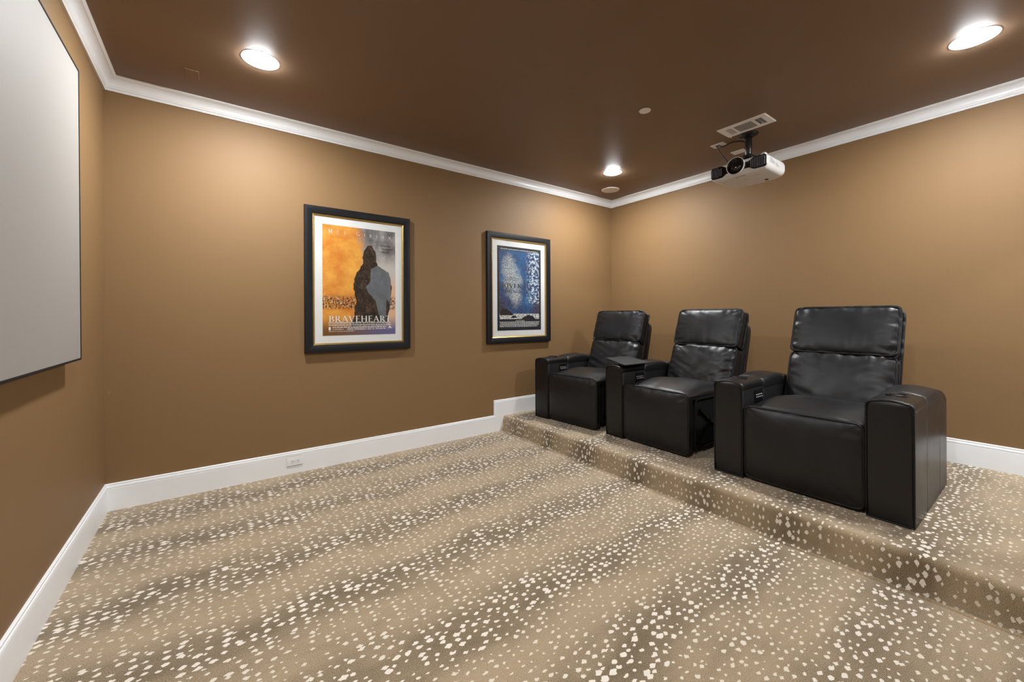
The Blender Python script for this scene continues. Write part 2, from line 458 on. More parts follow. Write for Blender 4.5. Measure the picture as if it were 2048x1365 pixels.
downlight((4.35, HY-.70), 'added ceiling light in an unseen hall, brightening the outer armrest through the doorway')  # lamp added in the hall to lighten the outer armrest side
sp = thing('ceiling_speaker', 'round flush speaker grille in the ceiling corner above the posters', 'speaker', (4.409, -.341, H))
MB().lathe([(.094, -.003), (.096, -.006), (.103, -.005), (.106, 0), (.094, 0)], 56).build('rim', 'vent', sp)
MB().lathe([(.0945, -.0035), (.06, -.0045), (.002, -.005)], 48).build('grille', 'mesh', sp)
sk = MB().lathe([(.042, -.002), (.041, -.005), (.034, -.006), (.002, -.006)], 40)
sk.lathe([(.028, 0), (.028, -.003)], 24)
o = sk.build('sprinkler_cover', 'vent'); o.location = (3.137, -1.736, H)
tag(o, 'small round white sprinkler cover plate in the middle of the brown ceiling', 'sprinkler cover')
ap = MB().rbox((-.036, -.058, -.006), (.036, .058, 0), .003)
for yy in (-.041, .041): ap.lathe([(.0035, -.006), (.003, -.0075), (.0005, -.0078)], 10, 0, Matrix.Translation((0, yy, 0)))
o = ap.build('blank_cover_plate', 'ceil', angle=20); o.location = (.450, -.358, H)
tag(o, 'brown painted blank cover plate on the ceiling corner near the screen', 'cover plate')

# air register
vx, vy = .198, .357
rg = thing('air_register', 'white rectangular air vent with three louvre sections beside the projector mount', 'air vent', (4.003, -2.061, H))
fr = MB()
def slab_with_holes(mb, xs, ys, holes, z0, z1):
    for i in range(len(xs)-1):
        for j in range(len(ys)-1):
            if (i, j) in holes: continue
            mb.box((xs[i], ys[j], z0), (xs[i+1], ys[j+1], z1))
hx = .064
ysv = [-vy/2, -.140, -.086, -.068, .068, .083, .137, vy/2]
xsv = [-vx/2, -hx, hx, vx/2]
slab_with_holes(fr, xsv, ysv, {(1, 1), (1, 3), (1, 5)}, -.007, 0)
rr = sweep([(-vx/2, -vy/2), (vx/2, -vy/2), (vx/2, vy/2), (-vx/2, vy/2)], [(0, -.007), (-.004, -.003), (-.004, 0), (0, 0)], True, lambda x, y, d: (x, y, d))
rr.append(rr[0]); fr.loft(rr, True, False)
fr.build('frame', 'vent', rg, angle=25)
MB().box((-hx, -.141, -.0015), (hx, .138, -.0005)).build('duct_opening', 'duct', rg, smooth=False)
def vane(cx, cy, along, ln, w, ang):
    m = Matrix.Translation((cx, cy, -.0055))
    if along == 'x': m = m @ Matrix.Rotation(ang, 4, 'X'); a, b = (-ln/2, -w/2, -.0005), (ln/2, w/2, .0005)
    else: m = m @ Matrix.Rotation(ang, 4, 'Y'); a, b = (-w/2, -ln/2, -.0005), (w/2, ln/2, .0005)
    return MB().box(a, b, 0, m)
for k in range(9): vane(-.056+.014*k, 0, 'y', .136, .011, math.radians(-50)).build('vane', 'vent', rg, smooth=False)
for k in range(5): vane(0, -.1345+.0108*k, 'x', 2*hx, .0075, math.radians(38)).build('vane', 'vent', rg, smooth=False)
for k in range(5): vane(0, .0885+.0108*k, 'x', 2*hx, .0072, math.radians(10)).build('vane', 'vent', rg, smooth=False)
MB().box((.026, -.1130-.002, -.014), (.030, -.1130+.002, -.005)).box((-hx, -.1150, -.009), (hx, -.1135, -.006)).build('cross_bar', 'vent', rg, smooth=False)
MB().rbox((.070, .146, -.022), (.074, .150, -.006), .001).rbox((.066, .145, -.026), (.078, .151, -.020), .002).build('lever', 'vent', rg)

def outlet_plate(name, label, loc, hole):
    p = thing(name, label, 'cover plate', loc)
    MB().rbox((-.0435, -.058, -.006), (.0435, .058, 0), .003).build('plate', 'vent', p, angle=20)
    if hole:
        MB().lathe([(.017, -.006), (.019, -.0095), (.014, -.011), (.011, -.0075), (.001, -.0070)], 24, 0, Matrix.Translation((.004, .008, 0))).build('grommet', 'blackplastic', p)
    else:
        for yy in (-.02, .02): MB().rbox((-.015, yy-.013, -.0085), (.015, yy+.013, -.005), .002).build('socket', 'vent', p)
    return p
outlet_plate('cable_plate', 'white ceiling plate with a black cable coming out of its hole', (4.1915, -1.751, H), True)
outlet_plate('ceiling_outlet', 'white ceiling outlet plate half hidden behind the projector mount pole', (4.490, -1.787, H), False)

# projector mount and projector
mt = thing('projector_mount', 'black ceiling mount pole with round base plate holding the projector', 'projector mount', (4.187, -2.003, H))
MB().lathe([(.072, 0), (.074, -.006), (.070, -.014), (.050, -.022), (.030, -.028), (.029, -.020)], 48).build('ceiling_plate', 'blackplastic', mt)
MB().lathe([(.0235, -.015), (.0235, -.060), (.026, -.064), (.027, -.150), (.025, -.156), (.025, -.182)], 32).build('pole', 'blackplastic', mt)
br = MB().rbox((-.034, -.040, -.216), (.034, .040, -.176), .006).rbox((-.05, -.022, -.206), (.05, .022, -.190), .004)
br.rbox((-.075, -.10, -.236), (.075, .10, -.222), .004).rbox((-.02, -.03, -.224), (.02, .03, -.21), .003)
for sy in (-1, 1):
    br.rbox((-.11, sy*.085-.012, -.240), (.11, sy*.085+.012, -.230), .003)
    for sx in (-1, 1): br.lathe([(.007, -.2668), (.007, -.232)], 12, 0, Matrix.Translation((sx*.09, sy*.085, 0)))
br.build('bracket', 'blackplastic', mt)
kn = MB()
for (dx, dy) in ((-.04, .045), (-.048, .012), (-.045, -.03)):
    kn.lathe([(.010, -.008), (.013, -.006), (.013, .006), (.010, .008)], 16, 0, Matrix.Translation((dx, dy, -.196)) @ Matrix.Rotation(PI/2, 4, 'Y'))
kn.build('adjusting_knob', 'darksteel', mt)

PZ, PF = 2.352, 3.985   # body underside and front plane
pj = thing('projector', 'white home cinema projector with black louvred front hanging from the ceiling', 'projector', (PF, -2.005, PZ))
PW, PD, PH = .446, .392, .122
def pj_outline(ins, n=10):
    """plan outline, front at x=0, broad rounded rear corners"""
    pts = []
    def arc(cx, cy, r, a0, a1):
        for k in range(n+1):
            a = a0+(a1-a0)*k/n; pts.append((cx+r*math.cos(a), cy+r*math.sin(a)))
    rf, rb = .022, .085
    x0, x1, y0, y1 = ins*.6, PD-ins, -PW/2+ins, PW/2-ins
    arc(x0+rf, y0+rf, rf, PI, 1.5*PI); arc(x1-rb, y0+rb, rb, 1.5*PI, 2*PI); arc(x1-rb, y1-rb, rb, 0, PI/2); arc(x0+rf, y1-rf, rf, PI/2, PI)
    return pts
rings = []
for z, ins in ((0, .050), (.003, .030), (.010, .016), (.024, .005), (.045, 0), (.085, 0), (.105, .006), (.117, .020), (PH, .045)):
    rings.append([(x, y, z) for x, y in pj_outline(ins)])
MB().loft(rings).build('body', 'bodywhite', pj, angle=50)
# black front band with swollen louvre ends
def band(n=48):
    up, lo = [], []
    for k in range(n+1):
        y = PW/2*.965*(1-2*k/n); a = abs(y)/(PW/2)
        sw = max(0, min(1, (a-.36)/.22)); sw = sw*sw*(3-2*sw)
        e = max(0, (a-.90)/.065); e = min(1, e)
        hh = (.024+.022*sw) * math.sqrt(max(0, 1-.55*e*e))
        up.append((-.0025, y, .066+hh)); lo.append((-.0025, y, .064-hh))
    return up, lo
up, lo = band()
bm_ = MB(); n_ = len(up)
bm_.loft([[(x+.012, y, z) for x, y, z in up], up, lo, [(x+.012, y, z) for x, y, z in lo]], False, False)
bm_.build('front_band', 'gloss', pj, angle=30)
for sgn, cnt in ((-1, 9), (1, 7)):
    lv = MB()
    for k in range(cnt):
        y = sgn*(PW/2*.93-.0125*k - .004)
        lv.rbox((-.007, y-.0022, .026+.006*(k == 0)+.008*(k > cnt-3)), (-.002, y+.0022, .104-.006*(k == 0)-.008*(k > cnt-3)), .001)
    lv.build('louvre_grille', 'louvre', pj)
LM = Matrix.Translation((0, .010, .078)) @ Matrix.Rotation(-PI/2, 4, 'Y')
MB().lathe([(.060, -.01), (.069, .004), (.0708, .016), (.0695, .020), (.0668, .020), (.0650, .014), (.060, .006)], 56, 0, LM, False).build('lens_ring', 'bodywhite', pj)
MB().lathe([(.0658, .016), (.052, .008), (.050, .002), (.040, .001), (.0385, .004)], 48, 0, LM, False).build('lens_barrel', 'gloss', pj)
MB().lathe([(.0385, .0035), (.028, .0085), (.015, .0115), (.001, .0125)], 40, 0, LM).build('lens', 'lens', pj)
sd = MB()
for k in range(7): sd.rbox((.045+.013*k, -PW/2-.0012, .050), (.052+.013*k, -PW/2+.001, .092-.003*k), .0008)
sd.build('side_grille', 'grille', pj); sd = MB()
for k in range(6): sd.rbox((.150+.011*k, -PW/2-.0012, .042), (.155+.011*k, -PW/2+.004, .078-.004*k), .0008)
sd.build('side_grille', 'grille', pj)
MB().rbox((.030, -.045, -.0008), (.040, .035, .004), .002).build('underside_slot', 'ink', pj)
MB().rbox((.062, .028, -.0008), (.070, .044, .003), .001).build('release_latch', 'ink', pj)
for (x, y, l) in ((.10, -.12, .05), (.16, -.02, .05), (.09, .12, .05)):
    un = MB()
    for k in range(6): un.box((x, y+k*l/6, -.0003), (x+.003, y+(k+.7)*l/6, .001))
    un.build('underside_marking', 'ink', pj, smooth=False)
ft = MB()
ft.lathe([(.014, 0), (.014, -.006), (.010, -.008), (.001, -.008)], 20, 0, Matrix.Translation((.29, -.10, .002))); ft.build('foot', 'blackplastic', pj)
MB().rbox((.012, -PW/2+.020, PH-.012), (.05, -PW/2+.055, PH+.010), .006).build('corner_lug', 'bodywhite', pj)

def cable(pts, r, label, name='power_cable'):
    # Catmull-Rom through points
    P = [Vector(p) for p in pts]; P = [P[0]]+P+[P[-1]]; out = []
    for i in range(1, len(P)-2):
        for k in range(10):
            t = k/10; a, b, c, d = P[i-1:i+3]
            out.append(.5*((2*b)+(c-a)*t+(2*a-5*b+4*c-d)*t*t+(3*b-3*c+d-a)*t**3))
    out.append(P[-2])
    o = MB().tube(out, r, False, 8).build(name, 'blackplastic'); tag(o, label, 'cable'); return o
cable([(4.203, -1.737, H-.009), (4.204, -1.770, H-.090), (4.215, -1.845, H-.200), (4.225, -1.90, H-.252), (4.240, -1.945, H-.263)], .0040, 'thin black cable drooping from the ceiling plate down to the projector')
cable([(4.188, -1.748, H-.009), (4.180, -1.800, H-.032), (4.180, -1.87, H-.022), (4.182, -1.935, H-.034), (4.185, -1.972, H-.052)], .0065, 'thick black cable running from the ceiling plate to the mount pole')

# ------------------------------------------------------------------ wall outlet
wo = thing('wall_outlet', 'white double power outlet set sideways in the poster wall baseboard', 'power outlet', (1.0585, -.0150, .097))
MB().rbox((-.0575, -.006, -.0355), (.0575, 0, .0355), .003).build('plate', 'trim', wo, angle=20)
for sx in (-1, 1):
    r_ = MB(); cxx = sx*.0205
    pts = []
    for k in range(24):
        a = 2*PI*k/24; x = .0155*math.cos(a); z = .0165*math.sin(a); pts.append((cxx+max(-.0125, min(.0125, x)), z))
    r_.loft([[(x, -.006, z) for x, z in pts], [(x, -.0085, z) for x, z in pts]], True, True, 0)
    for zz in (-.006, .006): r_.box((cxx-.0045, -.0089, zz-.001), (cxx+.0045, -.0084, zz+.001), 1)
    r_.lathe([(.0024, .0005), (.0022, -.0005)], 12, 1, Matrix.Translation((cxx+.008, -.0087, 0)) @ Matrix.Rotation(PI/2, 4, 'X'))
    r_.build('socket', ['trim', 'ink'], wo)
MB().lathe([(.003, 0), (.0025, .0015), (.0003, .0018)], 12, 0, Matrix.Translation((0, -.006, 0)) @ Matrix.Rotation(PI/2, 4, 'X')).build('screw', 'steel', wo)

# ------------------------------------------------------------------ projection screen
scr = thing('projection_screen', 'large grey fixed projection screen on the brown wall', 'projection screen', (0, -2.045, 1.020))
SWD, SHT = 2.425, 1.355
sm = MB(); x0b, x0t = .053, .050
lean = lambda y, z: (.052, y, z)
sm.box((.016, -SWD/2+.002, .002), (.0495, SWD/2-.002, SHT-.002))
slab_pts = [(-SWD/2, 0), (SWD/2, 0), (SWD/2, SHT), (-SWD/2, SHT)]
rr = sweep(slab_pts, [(0, .016), (0, .0525), (.0015, .0540), (.0080, .0540), (.0090, .0530), (.0090, .0490)], True, lambda y, z, d: (d, y, z))
rr.append(rr[0]); sm.loft(rr, True, False); sm.build('edge_frame', 'screenedge', scr, smooth=False)
MB().rbox((.0480, -SWD/2+.008, .008), (.0518, SWD/2-.008, SHT-.008), .0012).build('screen_fabric', 'screen', scr, smooth=False)
for yy in (-.8, .8):
    for z0 in (.20, SHT-.26): MB().box((0, yy-.05, z0), (.018, yy+.05, z0+.06)).build('wall_bracket', 'darksteel', scr, smooth=False)
# the far edge leans: the lower corner sits a little nearer the poster wall
for ob in scr.children:
    if ob.name.startswith(('edge_frame', 'screen_fabric')):
        for v_ in ob.data.vertices:
            v_.co.y += (.026*(.5-v_.co.z/SHT)) * (1 if v_.co.y > 0 else 0)

# ------------------------------------------------------------------ lettering
def quad_line(p, q, w0, w1=None):
    w1 = w0 if w1 is None else w1
    p, q = Vector(p), Vector(q); d = (q-p).normalized(); n = Vector((-d.y, d.x))
    return [tuple(p+n*w0/2), tuple(q+n*w1/2), tuple(q-n*w1/2), tuple(p-n*w0/2)]
TK, TN, SF = .135, .05, .035   # thick, thin, serif
def stem(x, y0=0, y1=1, w=TK, s0=True, s1=True):
    o = [quad_line((x, y0), (x, y1), w)]
    if s0: o.append(quad_line((x-w*.5-.07, y0+SF/2), (x+w*.5+.07, y0+SF/2), SF))
    if s1: o.append(quad_line((x-w*.5-.07, y1-SF/2), (x+w*.5+.07, y1-SF/2), SF))
    return o
def diag(a, b, w, s0=False, s1=False):
    o = [quad_line(a, b, w)]
    for p, sx in ((a, s0), (b, s1)):
        if sx:
            yy = p[1]+(SF/2 if p[1] < .5 else -SF/2)
            o.append(quad_line((p[0]-.12, yy), (p[0]+.12, yy), SF))
    return o
def bar(y, x0, x1, tick=0, w=TN):
    o = [quad_line((x0, y), (x1, y), w)]
    if tick: o.append(quad_line((x1-.02, y-tick*.5-(.0)), (x1-.02, y+tick*.5), .045))
    return o
def arc(cx, cy, rx, ry, a0, a1, w0=TN, w1=TK, n=14):
    """stroke whose weight swells where it runs vertically"""
    o = []; pts = []
    for k in range(n+1):
        a = math.radians(a0+(a1-a0)*k/n); w = w0+(w1-w0)*abs(math.cos(a))**1.3
        c, s = math.cos(a), math.sin(a)
        pts.append(((cx+(rx-w/2)*c, cy+(ry-w0/2)*s), (cx+(rx-w)*c if False else cx+(rx-w-w*0)*c, cy+(ry-w0)*s), (cx+rx*c, cy+ry*s)))
    for k in range(n):
        o.append([pts[k][2], pts[k+1][2], pts[k+1][1], pts[k][1]])
    return o
GL = {
 'A': (.78, diag((.10, 0), (.38, 1), TN, True) + diag((.36, 1), (.68, 0), TK, False, True) + bar(.34, .20, .56)),
 'B': (.66, stem(.16) + bar(.975, .16, .34) + bar(.53, .16, .36) + bar(.025, .16, .36) + arc(.32, .755, .24, .245, 90, -90) + arc(.34, .265, .28, .265, 90, -90)),
 'D': (.80, stem(.16) + bar(.975, .16, .36) + bar(.025, .16, .36) + arc(.34, .5, .40, .5, 90, -90)),
 'E': (.62, stem(.16) + bar(.975, .16, .54, .12) + bar(.52, .16, .44, .14) + bar(.025, .16, .57, .14)),
 'G': (.80, arc(.44, .5, .38, .5, 40, 320) + stem(.68, .02, .42, TK, False, True)),
 'H': (.84, stem(.16) + stem(.68) + bar(.52, .16, .68)),
 'I': (.34, stem(.17)),
 'L': (.60, stem(.16) + bar(.025, .16, .56, .16)),
 'M': (.98, stem(.14, w=TN) + diag((.15, 1), (.47, .05), TK) + diag((.47, .05), (.80, 1), TN) + stem(.83)),
 'N': (.84, stem(.14, w=TN) + diag((.13, 1), (.70, 0), TK) + stem(.70, w=TN)),
 'O': (.84, arc(.42, .5, .39, .5, 0, 360, n=26)),
 'P': (.62, stem(.16) + bar(.975, .16, .34) + bar(.45, .16, .34) + arc(.32, .715, .27, .285, 90, -90)),
 'R': (.74, stem(.16) + bar(.975, .16, .34) + bar(.49, .16, .36) + arc(.32, .735, .25, .265, 90, -90) + diag((.34, .50), (.66, 0), TK, False, True)),
 'S': (.56, arc(.28, .745, .23, .255, 25, 265) + arc(.28, .26, .25, .265, 95, -155)),
 'T': (.70, stem(.35, s1=False) + bar(.975, .04, .66, .0) + [quad_line((.05, .84), (.05, 1), .04), quad_line((.65, .84), (.65, 1), .04)]),
 'U': (.80, stem(.16, .3, 1, TK, False, True) + stem(.64, .3, 1, TN, False, True) + arc(.40, .32, .31, .32, 180, 360)),
 'V': (.76, diag((.10, 1), (.39, 0), TK, True) + diag((.38, 0), (.66, 1), TN, False, True)),
}
for k_, x_ in (('V', .1),): pass
def serif(mb, text, x, y, size, width, mi=0, first=1.0, yoff=-.0, P=None):
    """caps line fitted to width; first scales initial letters"""
    items = []
    start = True
    for ch in text:
        if ch == ' ': items.append((None, .34, 1)); start = True; continue
        if ch == '·': items.append(('·', .3, 1)); start = True; continue
        sc = first if start else 1.0; start = False
        items.append((ch, GL[ch][0], sc))
    tot = sum(w*s for _, w, s in items)
    sx = size*1.45; gap = (width-tot*sx)/max(1, len(items)-1)
    cx = x
    for ch, w, s in items:
        if ch == '·':
            mb.add([P(cx+(.10+.06*math.cos(a))*sx, y+(.5+.06*math.sin(a))*size) for a in [2*PI*k/8 for k in range(8)]], [tuple(range(8))], mi)
        elif ch:
            for q in GL[ch][1]:
                mb.add([P(cx+px*sx*s, y+py*size*s) for px, py in q], [(0, 1, 2, 3)], mi)
        cx += w*s*sx+gap
def plain(mb, text, x, y, size, P, mi=0, shear=0, width=None):
    cu = D.curves.new('lettering', 'FONT'); cu.body = text; cu.size = size; cu.shear = shear; cu.resolution_u = 2
    ob = D.objects.new('lettering', cu); COL.objects.link(ob)
    dg = bpy.context.evaluated_depsgraph_get(); dg.update()
    me = ob.evaluated_get(dg).to_mesh()
    vs = [tuple(v.co) for v in me.vertices]; fs = [tuple(p.vertices) for p in me.polygons]
    k = 1.5
    if width:
        mxx = max(v[0] for v in vs); k = width/mxx
    mb.add([P(x+v[0]*k, y+v[1]) for v in vs], fs, mi)
    ob.evaluated_get(dg).to_mesh_clear(); D.objects.remove(ob); D.curves.remove(cu)
def fine_print(mb, x0, x1, y, h, P, rnd, mi=0, dens=.8):
    """rows of credits too small to read: tiny upright ticks in word-like runs"""
    x = x0
    while x < x1:
        wl_ = rnd.uniform(.012, .045)
        xe = min(x1, x+wl_)
        while x < xe:
            w = rnd.uniform(.0014, .0028); hh = h*rnd.uniform(.75, 1)
            mb.add([P(x, y), P(x+w, y), P(x+w, y+hh), P(x, y+hh)], [(0, 1, 2, 3)], mi)
            x += w+rnd.uniform(.0008, .0016)
        x += rnd.uniform(.004, .010)

# ------------------------------------------------------------------ framed posters
def framed_poster(xc, label):
    t = thing('framed_poster', label, 'framed poster', (xc, 0, .930), 0, 'framed film posters on the wall')
    FW, FH = .872, 1.182
    pathr = [(-FW/2, 0), (FW/2, 0), (FW/2, FH), (-FW/2, FH)]
    fm = lambda x, z, d: (x, -d, z)
    def ring(prof, name, mat, angle=25):
        rr = sweep(pathr, prof, True, fm); rr.append(rr[0])
        return MB().loft(rr, True, False).build(name, mat, t, angle=angle)
    ring([(0, .002), (0, .032), (.004, .036), (.012, .037), (.050, .030), (.058, .027), (.061, .022), (.061, .010), (.061, .002)], 'frame', 'frame')
    ring([(.0605, .012), (.0605, .0245), (.063, .026), (.066, .024), (.068, .0215), (.071, .0215), (.074, .018), (.074, .012)], 'gold_fillet', 'gold')
    MB().box((-FW/2+.055, -.0135, .055), (FW/2-.055, -.006, FH-.055)).build('mat_board', 'mat', t, smooth=False)
    MB().box((-FW/2+.07, -.0180, .07), (FW/2-.07, -.0165, FH-.07)).build('glass', 'glass', t, smooth=False)
    MB().box((-FW/2+.02, -.006, .02), (FW/2-.02, -.001, FH-.02)).build('backing_board', 'ink', t, smooth=False)
    return t
PWD, PHT, PB = .604, .912, .135     # print size and its height above the frame foot
def printed(parent, name, mat):
    m = MB().box((-PWD/2, -.0142, PB), (PWD/2, -.0134, PB+PHT))
    grid_uv(m, lambda p: ((p[0]+PWD/2)/PWD, (p[2]-PB)/PHT))
    return m.build(name, mat, parent, smooth=False)
def surf(layer): return lambda x, y: (-PWD/2+x*PWD, -.0143-.0003*layer, PB+y*PHT)
def rock(mb, outline, rnd, jag, layer, mi=0):
    P = surf(layer); pts = []
    for i in range(len(outline)):
        a, b = outline[i], outline[(i+1) % len(outline)]
        n = max(1, int(math.hypot(b[0]-a[0], b[1]-a[1])/.02))
        for k in range(n):
            t_ = k/n; j = jag if 0 < k else jag*.3
            pts.append((a[0]+(b[0]-a[0])*t_+rnd.uniform(-j, j), a[1]+(b[1]-a[1])*t_+rnd.uniform(-j, j)))
    mb.add([P(*p) for p in pts], [tuple(range(len(pts)))], mi)
    mb_uv = [((p[0]+PWD/2)/PWD, (p[2]-PB)/PHT) for p in mb.v]; mb.uv = mb_uv

rnd = random.Random(5)
p1 = framed_poster(1.566, 'black framed orange and grey film poster with white mat, nearer the screen')
pr1 = printed(p1, 'print', 'amber')
cr = MB(); rock(cr, [(.36, .085), (.41, .20), (.44, .33), (.40, .42), (.41, .52), (.47, .60), (.52, .66), (.54, .76), (.59, .835), (.66, .845), (.71, .79), (.73, .68), (.79, .63), (.88, .60), (.93, .53), (.94, .42), (.92, .28), (.86, .085)], rnd, .010, 1)
cr.build('crag_picture', 'crag', pr1, smooth=False)
sl = MB(); rock(sl, [(.80, .10), (.735, .24), (.70, .33), (.60, .40), (.57, .45), (.63, .50), (.64, .62), (.74, .66), (.80, .635), (.90, .60), (.935, .52), (.93, .40), (.92, .29), (.87, .34), (.86, .20), (.84, .10)], rnd, .004, 2)  # grey-blue reflection in the glass, painted as a shape on the print
sl.build('painted_reflection', 'reflection', pr1, smooth=False)
tx = MB(); P = surf(4)
serif(tx, 'MEL·GIBSON', .072, .924, .0285, .86, 0, 1.36, 0, lambda x, y: P(x, y))
# title set wide
def P_wide(x, y): return P(x, y)
def wide(mb, text, x, y, h, width, mi=0):
    """serif caps stretched to width: x in print widths, y in print heights"""
    tot = sum(GL[c][0] for c in text); k = .93*width/tot; gap = (width-k*tot)/(len(text)-1); cx = x
    for c in text:
        for q in GL[c][1]: mb.add([P(cx+px*k, y+py*h) for px, py in q], [(0, 1, 2, 3)], mi)
        cx += GL[c][0]*k+gap
wide(tx, 'BRAVEHEART', .075, .122, .057, .855)
for yy in (.108, .089): fine_print(tx, .075, .93, yy, .0125, P, rnd)
fine_print(tx, .125, .86, .069, .012, P, rnd)
plain(tx, 'OPENS WEDNESDAY, MAY 24', .31, .0475, .024, P, 0, 0, .375)
fine_print(tx, .125, .26, .052, .008, P, rnd); fine_print(tx, .705, .85, .052, .011, P, rnd); fine_print(tx, .075, .41, .035, .006, P, rnd)
tx.add([P(.075, .048), P(.10, .048), P(.10, .078), P(.075, .078)], [(0, 1, 2, 3)])
tx.add([P(.892, .055), P(.905, .075), P(.915, .083), P(.926, .074), P(.942, .055), P(.928, .058), P(.917, .066), P(.906, .058)], [tuple(range(8))])
for k in range(12):
    a = PI*k/11; tx.add([P(.917+.031*math.cos(a+d_)*(1+e_), .058+.030*math.sin(a+d_)*(1+e_)) for d_, e_ in ((-.05, -.06), (.05, -.06), (.05, .06), (-.05, .06))], [(0, 1, 2, 3)])
tx.build('white_lettering', 'whiteprint', pr1, smooth=False)
ti = MB()
for i, (s_t, xx) in enumerate((('Every man dies,', .755), ('not every man', .795), ('really lives.', .780))):
    plain(ti, s_t, xx, .850-.031*i, .0215, P, 0, .25, .165 if i < 2 else .12)
ti.build('tagline', 'ink', pr1, smooth=False)

p2 = framed_poster(3.278, 'black framed blue woodland film poster with white mat, beside the corner recliner')
pr2 = printed(p2, 'print', 'forest')
mo = MB()
rock(mo, [(.055, .185), (.065, .225), (.10, .255), (.20, .258), (.30, .215), (.36, .190), (.30, .180), (.06, .180)], rnd, .004, 1)
rock(mo, [(.28, .150), (.34, .175), (.38, .180), (.44, .150)], rnd, .003, 1)
rock(mo, [(.53, .133), (.58, .160), (.64, .170), (.70, .188), (.80, .170), (.88, .133)], rnd, .004, 1)
mo.build('rock_picture', 'ink', pr2, smooth=False)
tk = MB()
wide(tk, 'RIVER', .10, .508, .052, .44)
plain(tk, 'A', .19, .566, .022, P); 
wide(tk, 'RUNS', .185, .482, .023, .17); wide(tk, 'THROUGH', .155, .448, .032, .37)
plain(tk, 'IT', .42, .480, .022, P)
fine_print(tk, .18, .47, .622, .007, P, rnd); fine_print(tk, .20, .43, .603, .006, P, rnd)
tk.build('dark_lettering', 'ink', pr2, smooth=False)
tw = MB()
fine_print(tw, .07, .93, .962, .010, P, rnd)
for i, (a_, b_) in enumerate(((.40, .60), (.04, .96), (.06, .94), (.05, .95), (.05, .93), (.05, .90))):
    fine_print(tw, a_, b_, .110-.0135*i, .0095, P, rnd)
tw.build('white_lettering', 'whiteprint', pr2, smooth=False)

# ------------------------------------------------------------------ recliners
def superel(s, t, p):
    r = max(abs(s), abs(t))
    if r < 1e-9: return 0, 0
    k = r/((abs(s)**p+abs(t)**p)**(1/p))
    return s*k, t*k
def cushion(w, h, th, puff, seed, mat, p=12, nx=56, ny=40, pucker=.006, folds=0, backpuff=.2, ep=3.0):
    """stuffed cushion in its own (a, b, n) frame; returns builder geometry. puckers gather along the seams"""
    mb = MB(); grid = []
    for j in range(ny+1):
        row = []
        for i in range(nx+1):
            # denser towards the borders
            s0 = 2*i/nx-1; t0 = 2*j/ny-1
            s = math.sin(s0*PI/2*.92)/math.sin(PI/2*.92); t = math.sin(t0*PI/2*.92)/math.sin(PI/2*.92)
            a, b = superel(s, t, p); a *= w/2; b *= h/2
            prof_ = ((1-abs(s)**ep)*(1-abs(t)**ep)) ** .5
            n = th/2+puff*prof_
            dx = (1-abs(s))*w/2; dy = (1-abs(t))*h/2
            e1 = math.exp(-dx/.05)*(1-math.exp(-dx/.006)); e2 = math.exp(-dy/.05)*(1-math.exp(-dy/.006))
            q1 = noise.noise((b*26, seed*7.3+(1 if s > 0 else 0)*3, a*4)); q2 = noise.noise((a*24, seed*3.1+(1 if t > 0 else 0)*5, b*4))
            n += pucker*(e1*q1*1.6+e2*q2*1.6)
            if folds:
                fo = noise.noise((a*9+b*7, b*3-a*2, seed*1.7)); fo2 = noise.noise((a*5-b*16, b*3, seed*2.9+4))
                edge = math.exp(-min(dx, dy*1.6)/.10)
                n += folds*(edge*(1-abs(fo2)*2.2)*1.3+fo*.8)*prof_
                fo3 = noise.noise((a*11-b*22*(1 if a > 0 else -1), b*4, seed*4.1+9)); n += folds*1.1*math.exp(-dx/.13)*(1-2.4*abs(fo3))*prof_
            row.append((a, b, n))
        grid.append(row)
    v = [p_ for r_ in grid for p_ in r_]; f = []
    N1 = nx+1
    for j in range(ny):
        for i in range(nx): f.append((j*N1+i, j*N1+i+1, (j+1)*N1+i+1, (j+1)*N1+i))
    o = len(v)
    for r_ in grid:
        for (a, b, n) in r_:
            s, t = a/(w/2), b/(h/2)
            pr_ = max(0, (1-abs(s)**ep)*(1-abs(t)**ep))**.5
            v.append((a, b, -th/2-puff*backpuff*pr_))
    for j in range(ny):
        for i in range(nx): f.append((o+j*N1+i, o+(j+1)*N1+i, o+(j+1)*N1+i+1, o+j*N1+i+1))
    bd = [i for i in range(N1)]+[j*N1+nx for j in range(1, ny+1)]+[ny*N1+i for i in range(nx-1, -1, -1)]+[j*N1 for j in range(ny-1, 0, -1)]
    for k in range(len(bd)):
        a, b = bd[k], bd[(k+1) % len(bd)]; f.append((a, o+a, o+b, b))
    mb.add(v, f, 0, mat)
    border = [v[i] for i in bd]
    return mb, border
def welt(border, n, mat, r, seed=0, wob=.0015, grow=1.0):
    pts = []
    for k, (a, b, _) in enumerate(border):
        w_ = wob*noise.noise((a*30, b*30, seed*5.5))
        pts.append(tuple(mat @ Vector((a*grow, b*grow, n+w_))))
    return pts

